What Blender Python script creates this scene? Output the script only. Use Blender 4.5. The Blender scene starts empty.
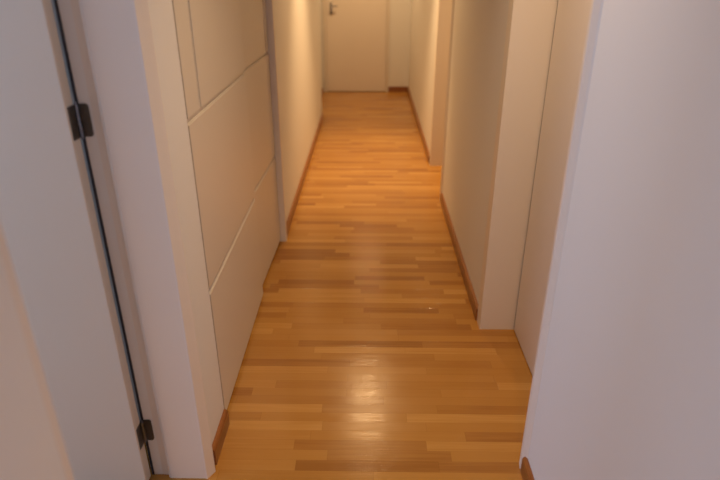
import bpy, bmesh, math, random
from mathutils import Vector, Matrix
random.seed(3)
S = bpy.context.scene
COL = S.collection

# ------------------------------------------------------------ materials
def mat(name, col, rough=0.5, metal=0.0, bump=0.0, bscale=40.0, spec=0.5, var=0.0, coat=0.0):
    m = bpy.data.materials.new(name); m.use_nodes = True
    n = m.node_tree.nodes; l = m.node_tree.links; b = n['Principled BSDF']
    b.inputs['Base Color'].default_value = (*col, 1)
    b.inputs['Roughness'].default_value = rough
    b.inputs['Metallic'].default_value = metal
    b.inputs['Specular IOR Level'].default_value = spec
    b.inputs['Coat Weight'].default_value = coat
    tc = n.new('ShaderNodeTexCoord')
    nz = n.new('ShaderNodeTexNoise'); nz.inputs['Scale'].default_value = bscale
    nz.inputs['Detail'].default_value = 4
    l.new(tc.outputs['Object'], nz.inputs['Vector'])
    if bump:
        bp = n.new('ShaderNodeBump'); bp.inputs['Strength'].default_value = bump
        bp.inputs['Distance'].default_value = 0.002
        l.new(nz.outputs['Fac'], bp.inputs['Height']); l.new(bp.outputs['Normal'], b.inputs['Normal'])
    if var:
        nz2 = n.new('ShaderNodeTexNoise'); nz2.inputs['Scale'].default_value = 2.0
        l.new(tc.outputs['Object'], nz2.inputs['Vector'])
        mx = n.new('ShaderNodeMix'); mx.data_type = 'RGBA'
        mx.inputs['A'].default_value = (*[c*(1-var) for c in col], 1)
        mx.inputs['B'].default_value = (*[min(1, c*(1+var)) for c in col], 1)
        l.new(nz2.outputs['Fac'], mx.inputs['Factor']); l.new(mx.outputs['Result'], b.inputs['Base Color'])
    return m

M = dict(
    wall=mat('wall_paint', (.76, .735, .70), .75, bump=.10, bscale=160, var=.02),
    lacq=mat('white_lacquer', (.76, .68, .60), .38, bump=.03, bscale=60, var=.015),
    frame=mat('white_frame_paint', (.77, .695, .61), .42, bump=.04, bscale=60, var=.015),
    enam=mat('door_enamel', (.76, .67, .55), .38, bump=.03, bscale=60, var=.015),
    ward=mat('wardrobe_lacquer', (.67, .61, .53), .36, bump=.02, bscale=50, var=.015),
    groove=mat('groove_shadow_gap', (.42, .35, .28), .6),
    ceil=mat('ceiling_paint', (.80, .78, .75), .9, bump=.1, bscale=150),
    seal=mat('door_gap_shade', (.040, .044, .060), .45),  # blue-black standing in for shade in the left door gap
    bronze=mat('dark_bronze', (.11, .095, .078), .45, .7, bump=.1, bscale=200),
    chrome=mat('brushed_chrome', (.42, .40, .38), .25, 1.0),
    pin=mat('steel_pin', (.20, .22, .27), .28, 1.0),
    dark=mat('shade_and_keyhole', (.02, .018, .016), .8),  # near-black for painted shade in the right door gaps, also the keyhole
    metal=mat('lamp_trim', (.7, .7, .7), .3, .8),
)

def wood_base(name, c1, c2):
    m = bpy.data.materials.new(name); m.use_nodes = True
    n = m.node_tree.nodes; l = m.node_tree.links; b = n['Principled BSDF']
    tc = n.new('ShaderNodeTexCoord'); mp = n.new('ShaderNodeMapping')
    mp.inputs['Scale'].default_value = (40, 2.2, 40)
    nz = n.new('ShaderNodeTexNoise'); nz.inputs['Scale'].default_value = 1.5; nz.inputs['Detail'].default_value = 5
    cr = n.new('ShaderNodeValToRGB')
    cr.color_ramp.elements[0].color = (*c1, 1); cr.color_ramp.elements[1].color = (*c2, 1)
    cr.color_ramp.elements[0].position = .3; cr.color_ramp.elements[1].position = .75
    l.new(tc.outputs['Object'], mp.inputs['Vector']); l.new(mp.outputs[0], nz.inputs['Vector'])
    l.new(nz.outputs['Fac'], cr.inputs['Fac']); l.new(cr.outputs['Color'], b.inputs['Base Color'])
    b.inputs['Roughness'].default_value = .32
    return m
M['bb'] = wood_base('baseboard_wood', (.20, .068, .016), (.34, .130, .035))

def parquet():
    m = bpy.data.materials.new('parquet'); m.use_nodes = True
    nt = m.node_tree; n = nt.nodes; l = nt.links; b = n['Principled BSDF']
    def math_(op, a, bb=None, cc=None):
        k = n.new('ShaderNodeMath'); k.operation = op
        for i, v in enumerate((a, bb, cc)):
            if v is None: continue
            if isinstance(v, (int, float)): k.inputs[i].default_value = v
            else: l.new(v, k.inputs[i])
        return k.outputs[0]
    def white(vx, vy=None):
        c = n.new('ShaderNodeCombineXYZ'); l.new(vx, c.inputs[0])
        if vy is not None: l.new(vy, c.inputs[1])
        w = n.new('ShaderNodeTexWhiteNoise'); w.noise_dimensions = '3D'; l.new(c.outputs[0], w.inputs['Vector'])
        return w.outputs['Value'], w.outputs['Color']
    tc = n.new('ShaderNodeTexCoord'); sp = n.new('ShaderNodeSeparateXYZ'); l.new(tc.outputs['Object'], sp.inputs[0])
    X, Y = sp.outputs[0], sp.outputs[1]
    W = .0475
    yr = math_('DIVIDE', math_('ADD', Y, 10.0), W)
    row = math_('FLOOR', yr); fy = math_('FRACT', yr)
    rv, _ = white(row)
    L = math_('MULTIPLY_ADD', rv, .25, .36)
    off = math_('MULTIPLY', rv, 7.31)
    xr = math_('ADD', math_('DIVIDE', math_('ADD', X, 20.0), L), off)
    colm = math_('FLOOR', xr); fx = math_('FRACT', xr)
    cv, ccol = white(row, colm)
    cv2, _ = white(colm, row)
    # grain running along each strip
    cmb = n.new('ShaderNodeCombineXYZ')
    l.new(math_('MULTIPLY', X, 3.0), cmb.inputs[0]); l.new(math_('MULTIPLY', Y, 90.0), cmb.inputs[1]); l.new(math_('MULTIPLY', cv, 37.0), cmb.inputs[2])
    g = n.new('ShaderNodeTexNoise'); g.inputs['Scale'].default_value = 1.0; g.inputs['Detail'].default_value = 6; g.inputs['Distortion'].default_value = .6
    l.new(cmb.outputs[0], g.inputs['Vector'])
    big = n.new('ShaderNodeTexNoise'); big.inputs['Scale'].default_value = 1.6; l.new(tc.outputs['Object'], big.inputs['Vector'])
    v = math_('MULTIPLY_ADD', math_('SUBTRACT', g.outputs['Fac'], .5), .55, cv)
    v = math_('MULTIPLY_ADD', math_('SUBTRACT', big.outputs['Fac'], .5), .5, v)
    cr = n.new('ShaderNodeValToRGB'); r = cr.color_ramp
    stops = [(0.0, (.300, .124, .023)), (.14, (.365, .160, .030)), (.40, (.415, .194, .037)), (.78, (.445, .214, .044)), (1.0, (.520, .272, .066))]
    r.elements[0].position = 0; r.elements[0].color = (*stops[0][1], 1)
    r.elements[1].position = 1; r.elements[1].color = (*stops[-1][1], 1)
    for p, c in stops[1:-1]:
        e = r.elements.new(p); e.color = (*c, 1)
    l.new(v, cr.inputs['Fac'])
    # seams
    sy = math_('LESS_THAN', math_('ABSOLUTE', math_('SUBTRACT', fy, .5)), .485)
    sx = math_('LESS_THAN', math_('ABSOLUTE', math_('SUBTRACT', fx, .5)), .498)
    seam = math_('MULTIPLY', sy, sx)
    mx = n.new('ShaderNodeMix'); mx.data_type = 'RGBA'
    mul = n.new('ShaderNodeMix'); mul.data_type = 'RGBA'; mul.blend_type = 'MULTIPLY'; mul.inputs['Factor'].default_value = 1
    l.new(cr.outputs['Color'], mul.inputs['A']); mul.inputs['B'].default_value = (.86, .83, .80, 1)
    l.new(seam, mx.inputs['Factor']); l.new(mul.outputs['Result'], mx.inputs['A']); l.new(cr.outputs['Color'], mx.inputs['B'])
    l.new(mx.outputs['Result'], b.inputs['Base Color'])
    l.new(math_('MULTIPLY_ADD', cv2, .08, math_('MULTIPLY_ADD', g.outputs['Fac'], .10, .12)), b.inputs['Roughness'])
    b.inputs['Specular IOR Level'].default_value = .5
    c2 = n.new('ShaderNodeCombineXYZ')
    l.new(math_('MULTIPLY', X, 6.0), c2.inputs[0]); l.new(math_('MULTIPLY', Y, 260.0), c2.inputs[1])
    mg = n.new('ShaderNodeTexNoise'); mg.inputs['Scale'].default_value = 1.0; mg.inputs['Detail'].default_value = 2; l.new(c2.outputs[0], mg.inputs['Vector'])
    bp0 = n.new('ShaderNodeBump'); bp0.inputs['Strength'].default_value = 1.0; bp0.inputs['Distance'].default_value = .00036
    l.new(mg.outputs['Fac'], bp0.inputs['Height'])
    bp = n.new('ShaderNodeBump'); l.new(bp0.outputs['Normal'], bp.inputs['Normal']); bp.inputs['Strength'].default_value = .25; bp.inputs['Distance'].default_value = .0012
    hgt = math_('ADD', math_('MULTIPLY', seam, .6), math_('MULTIPLY', g.outputs['Fac'], .35))
    l.new(hgt, bp.inputs['Height']); l.new(bp.outputs['Normal'], b.inputs['Normal'])
    return m
M['floor'] = parquet()

# ------------------------------------------------------------ helpers
def newbm(): return bmesh.new()
def box(bm, x0, x1, y0, y1, z0, z1, bev=0.0, seg=2):
    t = bmesh.new(); bmesh.ops.create_cube(t, size=1.0)
    for v in t.verts:
        v.co = Vector(((x0+x1)/2 + v.co.x*(x1-x0), (y0+y1)/2 + v.co.y*(y1-y0), (z0+z1)/2 + v.co.z*(z1-z0)))
    if bev: bmesh.ops.bevel(t, geom=t.edges[:], offset=bev, segments=seg, affect='EDGES', profile=.5)
    me = bpy.data.meshes.new('t'); t.to_mesh(me); t.free(); bm.from_mesh(me); bpy.data.meshes.remove(me)
def prism(bm, prof, y0, y1, bev=0.0):
    """profile in XZ swept along Y"""
    a = [bm.verts.new((x, y0, z)) for x, z in prof]; b = [bm.verts.new((x, y1, z)) for x, z in prof]
    bm.faces.new(a); bm.faces.new(b[::-1]); k = len(prof)
    for i in range(k): bm.faces.new((a[i], b[i], b[(i+1) % k], a[(i+1) % k]))
def zprism(bm, pts, z0, z1):
    """plan outline in XY extruded in Z"""
    a = [bm.verts.new((x, y, z0)) for x, y in pts]; b = [bm.verts.new((x, y, z1)) for x, y in pts]
    bm.faces.new(a[::-1]); bm.faces.new(b); k = len(pts)
    for i in range(k): bm.faces.new((a[i], a[(i+1) % k], b[(i+1) % k], b[i]))
def cyl(bm, p, r, h, axis='Z', seg=24, r2=None):
    mt = Matrix.Translation(p)
    if axis == 'X': mt = mt @ Matrix.Rotation(math.pi/2, 4, 'Y')
    if axis == 'Y': mt = mt @ Matrix.Rotation(math.pi/2, 4, 'X')
    bmesh.ops.create_cone(bm, cap_ends=True, segments=seg, radius1=r, radius2=r if r2 is None else r2, depth=h, matrix=mt)
def obj(name, bm, m, parent=None, smooth=False, kind=None, label=None, origin=None):
    bmesh.ops.recalc_face_normals(bm, faces=bm.faces[:])
    if origin is not None: bmesh.ops.translate(bm, verts=bm.verts[:], vec=-Vector(origin))
    me = bpy.data.meshes.new(name); bm.to_mesh(me); bm.free()
    me.materials.append(m)
    if smooth:
        for p in me.polygons: p.use_smooth = True
        me.set_sharp_from_angle(angle=math.radians(35))
    o = bpy.data.objects.new(name, me); COL.objects.link(o)
    if origin is not None: o.location = origin
    if parent:
        o.parent = parent
        if origin is not None: o.location = Vector(origin) - parent.location
        else: o.location = -parent.location
    if kind: o['kind'] = kind
    if label: o['label'] = label
    return o
def struct(name, bm, m, label=None, **k): return obj(name, bm, m, kind='structure', label=label, **k)

H = 2.65
HD = 2.10
XL, XR = -.530, .536

# ------------------------------------------------------------ shell
b = newbm(); box(b, -3.7, 2.2, -2.6, 8.3, -.10, 0); struct('floor', b, M['floor'], 'parquet floor of short honey brown strips laid across the corridor')
b = newbm(); box(b, -3.7, 2.2, -2.6, 8.3, H, H+.1); struct('ceiling', b, M['ceil'])

LW = -.715      # room side of the left wall
b = newbm()
box(b, LW, -.520, .53, .725, 0, H)                       # nearest piece, up to the open doorway
box(b, LW, XL, .725, 1.425, HD+.01, H)                  # over the doorway
box(b, LW, XL, 1.425, 1.668, 0, H)                        # pier between doorway and wardrobe
box(b, LW, XL, 1.668, 3.290, 2.30, H)                     # over the wardrobe
box(b, LW, -.527, 3.290, 6.488, 0, H, )                   # long lit wall
box(b, -.80, -.640, 6.488, 8.2, 0, H)                     # set back piece beside the end door
box(b, -1.22, -1.16, 1.60, 3.36, 0, H)                    # behind the wardrobe
box(b, -1.16, LW, 3.30, 3.36, 0, H)
struct('wall_left', b, M['wall'], 'white wall on the left of the corridor')

b = newbm()
box(b, XR, .72, -2.5, 1.445, 0, H)
box(b, XR, .72, 1.445, 2.345, HD+.02, H)
box(b, XR, .72, 2.345, 3.985, 0, H)
box(b, XR, .72, 3.985, 4.845, HD+.02, H)
box(b, XR, .72, 4.845, 8.2, 0, H)
struct('wall_right', b, M['wall'], 'white wall on the right of the corridor')
b = newbm()
box(b, -.80, -.590, 8.075, 8.2, 0, H); box(b, -.590, .250, 8.075, 8.2, HD+.04, H); box(b, .250, .72, 8.075, 8.2, 0, H); box(b, -.80, .72, 8.2, 8.26, 0, H)  # last slab is an unseen backing added to stop light leaking round the door
struct('wall_end', b, M['wall'], 'far end wall of the corridor')

# room behind the left doorway, and the end behind the camera
b = newbm()
box(b, -3.62, -1.16, 1.60, 1.68, 0, H); box(b, -1.16, LW, 1.60, 1.66, 0, H)
struct('wall_side_room', b, M['wall'])
def window_wall(name, axis, c, a0, a1, w0, w1, z0, z1):
    b = newbm()
    def bx(u0, u1, q0, q1):
        if axis == 'X': box(b, c-.12, c, u0, u1, q0, q1)
        else: box(b, u0, u1, c-.12, c, q0, q1)
    bx(a0, w0, 0, H); bx(w1, a1, 0, H); bx(w0, w1, 0, z0); bx(w0, w1, z1, H)
    return struct(name, b, M['wall'])
window_wall('wall_room_left', 'X', -3.50, -2.5, 1.6, -.75, 1.25, .80, 2.2)
window_wall('wall_behind', 'Y', -2.38, -3.5, .54, -.42, .42, .5, 2.2)
def glass():
    m = bpy.data.materials.new('window_glass'); m.use_nodes = True
    n = m.node_tree.nodes; l = m.node_tree.links
    for k in list(n):
        if k.type == 'BSDF_PRINCIPLED': n.remove(k)
    tr = n.new('ShaderNodeBsdfTransparent'); gl = n.new('ShaderNodeBsdfGlossy'); gl.inputs['Roughness'].default_value = .02
    mx = n.new('ShaderNodeMixShader'); mx.inputs[0].default_value = .06
    l.new(tr.outputs[0], mx.inputs[1]); l.new(gl.outputs[0], mx.inputs[2])
    l.new(mx.outputs[0], n['Material Output'].inputs[0]); return m
M['glass'] = glass()
def window(name, axis, c, w0, w1, z0, z1):
    b = newbm(); t = .045
    def bx(bm, u0, u1, q0, q1, d0, d1):
        if axis == 'X': box(bm, c-d1, c-d0, u0, u1, q0, q1)
        else: box(bm, u0, u1, c-d1, c-d0, q0, q1)
    mid = (w0+w1)/2
    bx(b, w0, w0+t, z0, z1, .03, .09); bx(b, w1-t, w1, z0, z1, .03, .09)
    bx(b, w0+t, w1-t, z0, z0+t, .03, .09); bx(b, w0+t, w1-t, z1-t, z1, .03, .09); bx(b, mid-.02, mid+.02, z0+t, z1-t, .035, .085)
    w = struct(name, b, M['frame'])
    g = newbm(); bx(g, w0+t, w1-t, z0+t, z1-t, .055, .061); obj('window_pane', g, M['glass'], w)
window('window_1', 'X', -3.50, -.75, 1.25, .80, 2.2)
window('window_2', 'Y', -2.38, -.42, .42, .5, 2.2)

# ------------------------------------------------------------ baseboards
def baseboard(name, side, xw, y0, y1, h=.070, t=.015, label=None):
    b = newbm(); s = 1 if side == 'L' else -1     # direction the board stands proud
    prof = [(xw, 0), (xw+s*t, 0), (xw+s*t, h-.012), (xw+s*t*.75, h-.004), (xw+s*t*.3, h), (xw, h)]
    prism(b, prof, y0, y1); return struct(name, b, M['bb'], label)
baseboard('baseboard_left', 'L', XL, 1.468, 1.668, label='short reddish wooden baseboard between the open doorway and the wardrobe')
baseboard('baseboard_left', 'L', -.527, 3.310, 6.488, label='long reddish wooden baseboard on the far left wall')
baseboard('baseboard_right', 'R', XR, -2.38, 1.455, label='reddish wooden baseboard below the nearest right wall')
baseboard('baseboard_right', 'R', XR, 2.386, 3.958, label='reddish wooden baseboard between the two right doorways')
baseboard('baseboard_right', 'R', XR, 4.872, 8.075, label='reddish wooden baseboard on the far right wall')
b = newbm(); box(b, .260, XR-.015, 8.060, 8.075, 0, .072, .003); struct('baseboard_end', b, M['bb'], 'short dark baseboard on the end wall right of the door')
baseboard('baseboard_left', 'L', -.640, 6.50, 8.02, label='baseboard in the set back beside the end door')

# ------------------------------------------------------------ door frames (trim)
# left doorway: far jamb faces the camera; rebate on the room side
b = newbm()
zprism(b, [(-.513, 1.439), (-.5300, 1.4105), (-.5320, 1.4070), (-.5350, 1.4070), (-.5365, 1.4095), (-.653, 1.4095), (-.662, 1.413), (-.667, 1.424), (-.7255, 1.427), (-.7255, 1.445), (-.530, 1.445), (-.514, 1.443)], 0, HD)
zprism(b, [(-.5305, 1.444), (-.5250, 1.444), (-.5230, 1.463), (-.526, 1.467), (-.5305, 1.467)], 0, HD+.05)
zprism(b, [(-.716, 1.445), (-.73, 1.445), (-.73, 1.51), (-.716, 1.51)], 0, HD+.06)
# head of the doorway
box(b, -.722, -.516, .72, 1.412, HD-.03, HD+.012)
# near jamb of the same doorway
box(b, -.722, -.5195, .725, .745, 0, HD-.03, .002)
struct('trim_1', b, M['frame'], 'white painted frame of the open doorway on the left')

b = newbm(); box(b, -.7235, -.7165, 1.4230, 1.4270, .0, HD-.03, .001); struct('trim_5', b, M['seal'], 'blue grey strip coloured as the shade in the open door gap')  # dark strip behind the hinge-side gap, its colour paints in the shade
# left door leaf swung 90 degrees into the room, hinge edge towards the corridor
b = newbm(); box(b, -1.40, -.7220, 1.3715, 1.4115, .008, HD-.035, .0025)
d1 = struct('door_1', b, M['enam'], 'white door on the left standing open, hinge edge towards the corridor')
def rrect(bm, x0, x1, y0, y1, z0, z1, rr):
    pts = []
    for cx, cz, a0 in ((x1-rr, z1-rr, 0), (x0+rr, z1-rr, 90), (x0+rr, z0+rr, 180), (x1-rr, z0+rr, 270)):
        for k in range(6):
            a = math.radians(a0+k*18); pts.append((cx+rr*math.cos(a), cz+rr*math.sin(a)))
    prism(bm, pts, y0, y1)
def hinge(zc, par):
    b = newbm()
    rrect(b, -.718, -.692, 1.4195, 1.4242, zc-.041, zc+.041, .007)       # plate on the jamb
    for dz in (-.024, 0, .024):
        cyl(b, (-.700 - (.006 if dz == 0 else 0), 1.4195, zc+dz), .0035, .002, 'Y', 12)
    box(b, -.7230, -.7200, 1.377, 1.4095, zc-.041, zc+.041, .0012)       # plate on the leaf edge
    h = obj('hinge', b, M['bronze'], par, smooth=True, label='dark bronze hinge', origin=(-.716, 1.42, zc))
    b = newbm()
    for k in range(5):
        cyl(b, (0, 0, (k-2)*.0155), .0062, .0145, seg=20)
    cyl(b, (0, 0, .043), .0045, .009, seg=16, r2=.0025); cyl(b, (0, 0, -.043), .0025, .009, seg=16, r2=.0045)
    bmesh.ops.translate(b, verts=b.verts[:], vec=(-.7195, 1.4165, zc))
    me = obj('hinge_pin', b, M['pin'], None, smooth=True, label='shiny steel hinge pin')
    me.parent = h; me.location = -Vector((-.716, 1.42, zc))
    return h
for zc in (.198, 1.205, 1.90): hinge(zc, d1)

# right near doorway: recessed closed door
def right_doorway(n, yn, yf, label_t, label_d):
    b = newbm()
    # far jamb with slightly proud casing nose
    zprism(b, [(.529, yf+.003), (.532, yf), (.690, yf), (.690, yf+.034), (.536, yf+.034), (.536, yf+.078), (.530, yf+.078), (.529, yf+.074)], 0, HD+.02)
    # near jamb and casing with a stepped profile
    zprism(b, [(.690, yn), (.528, yn), (.5262, yn-.002), (.5225, yn-.024), (.5235, yn-.027), (.5325, yn-.046), (.5365, yn-.05), (.537, yn-.04), (.690, yn-.04)], 0, HD+.02)
    box(b, .529, .690, yn, yf, HD-.02, HD+.02)
    struct('trim_%d' % n, b, M['frame'], label_t)
    b = newbm(); box(b, .689, .725, yn+.002, yf-.0075, .006, HD-.022, .001)
    d = struct('door_%d' % n, b, M['lacq'], label_d)
    b = newbm(); box(b, .725, .735, yn-.03, yf+.03, 0, HD+.02); box(b, .697, .725, yf-.0065, yf-.0003, 0, HD-.02)  # near-black backing and strip paint in the shade of the door gap
    obj('door_seal', b, M['dark'], d, label='dark pieces coloured as the shadow in the gap behind the door')
    # handle near the camera end
    b = newbm(); yh = yn+.07
    box(b, .681, .689, yh-.02, yh+.02, .96, 1.16, .003)
    cyl(b, (.662, yh, 1.09), .009, .04, 'X'); 
    box(b, .640, .656, yh-.01, yh+.12, 1.081, 1.099, .006)
    obj('door_handle', b, M['chrome'], d, smooth=True, label='metal lever handle')
    return d
right_doorway(2, 1.495, 2.312, 'white frame around the near closed door on the right', 'white closed door recessed in the near right wall')
right_doorway(3, 4.010, 4.812, 'white frame around the second doorway on the right', 'white door recessed in the far right wall')

# end door
b = newbm()
def fr(x0, x1, z0, z1): box(b, x0, x1, 8.052, 8.10, z0, z1, .003)
fr(-.602, -.572, 0, HD+.03); fr(.228, .258, 0, HD+.03); fr(-.572, .228, HD, HD+.03)
struct('trim_4', b, M['frame'], 'white frame around the door at the corridor end')
b = newbm(); box(b, -.568, .224, 8.066, 8.106, .008, HD-.004, .002)
d4 = struct('door_4', b, M['lacq'], 'white flush door closing the far end of the corridor')
b = newbm()
box(b, -.517, -.483, 8.059, 8.067, .985, 1.14, .006, 3)
cyl(b, (-.50, 8.040, 1.095), .010, .045, 'Y'); box(b, -.510, -.415, 8.012, 8.028, 1.086, 1.104, .007, 3)
h4 = obj('door_handle', b, M['chrome'], d4, smooth=True, label='metal lever handle')
b = newbm(); cyl(b, (-.50, 8.0565, 1.015), .010, .006, 'Y'); o = obj('keyhole', b, M['dark'], None, smooth=True); o.parent = h4; o.location = -h4.matrix_world.translation if False else (0, 0, 0)

# ------------------------------------------------------------ built-in wardrobe
w = bpy.data.objects.new('built_in_wardrobe', None); COL.objects.link(w); w.location = (-.85, 2.47, 0)
w['label'] = 'white built-in wardrobe with two grooved doors set in the left corridor wall'; w['category'] = 'wardrobe'
b = newbm()
box(b, -1.15, -.60, 1.675, 1.695, 0, 2.29); box(b, -1.15, -.60, 3.255, 3.275, 0, 2.29)
box(b, -1.15, -1.135, 1.695, 3.255, 0, 2.29); box(b, -1.135, -.60, 1.695, 3.255, 2.27, 2.29); box(b, -1.135, -.60, 1.695, 3.255, .0, .02)
obj('carcass', b, M['ward'], w)
b = newbm()
zprism(b, [(-.533, 1.669), (-.531, 1.671), (-.535, 1.684), (-.55, 1.686), (-.60, 1.688), (-.60, 1.669)], 0, 2.30)
zprism(b, [(-.60, 3.268), (-.514, 3.268), (-.510, 3.272), (-.510, 3.300), (-.516, 3.304), (-.5265, 3.304), (-.5265, 3.289), (-.60, 3.289)], 0, 2.30)
box(b, -.60, -.53, 1.688, 3.268, 2.272, 2.299)
obj('wardrobe_frame', b, M['frame'], w, label='pale grey white frame strip')
def leaf(y0, x0, y1, x1, stile_y, inner):
    """door leaf between plan points (x0,y0)-(x1,y1), with routed grooves, as a panel field split by channels"""
    T = .024; G = .0068; D = .009
    cols = sorted([y0, y1]); bm = newbm()
    zs_full = [.018, .553, 1.133, 2.262]
    def X(y): return x0 + (x1-x0)*(y-y0)/(y1-y0)
    def slab(ya, yb, za, zb, dep, bev=.0035):
        t = newbm()
        pts = [(X(ya)-dep, ya), (X(yb)-dep, yb), (X(yb)-T, yb), (X(ya)-T, ya)]
        zprism(t, pts, za, zb)
        if bev:
            ed = [e for e in t.edges if all(abs(v.co.x-(X(v.co.y)-dep)) < 1e-5 for v in e.verts)]
            bmesh.ops.bevel(t, geom=ed, offset=bev, segments=2, affect='EDGES')
        me = bpy.data.meshes.new('t'); t.to_mesh(me); t.free(); bm.from_mesh(me); bpy.data.meshes.remove(me)
    slab(y0+.001, y1-.001, .0185, 2.2615, D, 0)       # ground of the grooves
    for i, (za, zb) in enumerate(zip(zs_full[:-1], zs_full[1:])):
        a = za + (G if i else 0); c = zb - (G if i < 2 else 0)
        if i == 2:
            if stile_y < (y0+y1)/2: parts = [(y0, stile_y-G), (stile_y+G, y1)]
            else: parts = [(y0, stile_y-G), (stile_y+G, y1)]
            for p, q in parts: slab(p, q, a, c, 0)
        else: slab(y0, y1, a, c, 0)
    return bm
o = obj('wardrobe_door', leaf(1.692, -.5345, 2.590, -.541, 1.842, 1), M['ward'], w, label='near wardrobe door, slightly proud')
o = obj('wardrobe_door', leaf(2.600, -.562, 3.262, -.544, 3.185, -1), M['ward'], w, label='far wardrobe door, slightly set back')

# ------------------------------------------------------------ lamps
def spot(y, power, col, x=0.0, cone=130, rad=.035):
    L = bpy.data.lights.new('corridor_lamp', 'SPOT'); L.energy = power; L.color = col
    L.spot_size = math.radians(cone); L.spot_blend = .9; L.shadow_soft_size = rad
    o = bpy.data.objects.new('corridor_lamp', L); COL.objects.link(o); o.location = (x, y, H-.03)
WARM = (1.0, .65, .315)
spot(4.72, 74, WARM, cone=138, rad=.03)
spot(4.72, 190, WARM, cone=70)
spot(7.25, 82, WARM, cone=130)
spot(1.70, 90, (1.0, .70, .42), cone=96, x=.30)
spot(-1.60, 95, (1.0, .54, .26), cone=160, x=-.08)  # unseen lamp added behind the camera to warm surfaces facing it

def area(name, loc, rot, sx, sy, power, col):
    L = bpy.data.lights.new(name, 'AREA'); L.shape = 'RECTANGLE'; L.size = sx; L.size_y = sy; L.energy = power; L.color = col
    o = bpy.data.objects.new(name, L); COL.objects.link(o); o.location = loc; o.rotation_euler = rot
COOL = (.44, .64, 1.0)
area('window_daylight', (-3.75, .25, 1.5), (0, -math.pi/2, 0), 1.4, 2.0, 78, COOL)     # faces +X
area('window_daylight', (0, -2.6, 1.35), (math.pi/2, 0, 0), .84, 1.7, 3, COOL)     # faces +Y

wd = bpy.data.worlds.new('World'); S.world = wd; wd.use_nodes = True
bg = wd.node_tree.nodes['Background']; bg.inputs[0].default_value = (.55, .65, .85, 1); bg.inputs[1].default_value = .5

# ------------------------------------------------------------ camera
f, h, vp = 580.0, 1.55, (370, -33)
pitch = math.atan((240-vp[1])/f); yaw = math.atan((vp[0]-360)*math.cos(pitch)/f)
cam = bpy.data.cameras.new('camera'); co = bpy.data.objects.new('camera', cam); COL.objects.link(co)
cam.sensor_width = 36; cam.lens = f*36/720; cam.clip_start = .02
co.location = (0, 0, h); co.rotation_euler = (math.pi/2-pitch, 0, yaw)
cam.dof.use_dof = True; cam.dof.focus_distance = 2.2; cam.dof.aperture_fstop = 1.7
S.camera = co
S.view_settings.view_transform = 'Standard'; S.view_settings.look = 'None'
S.view_settings.gamma = 1; S.view_settings.exposure = 0; S.view_settings.use_curve_mapping = False
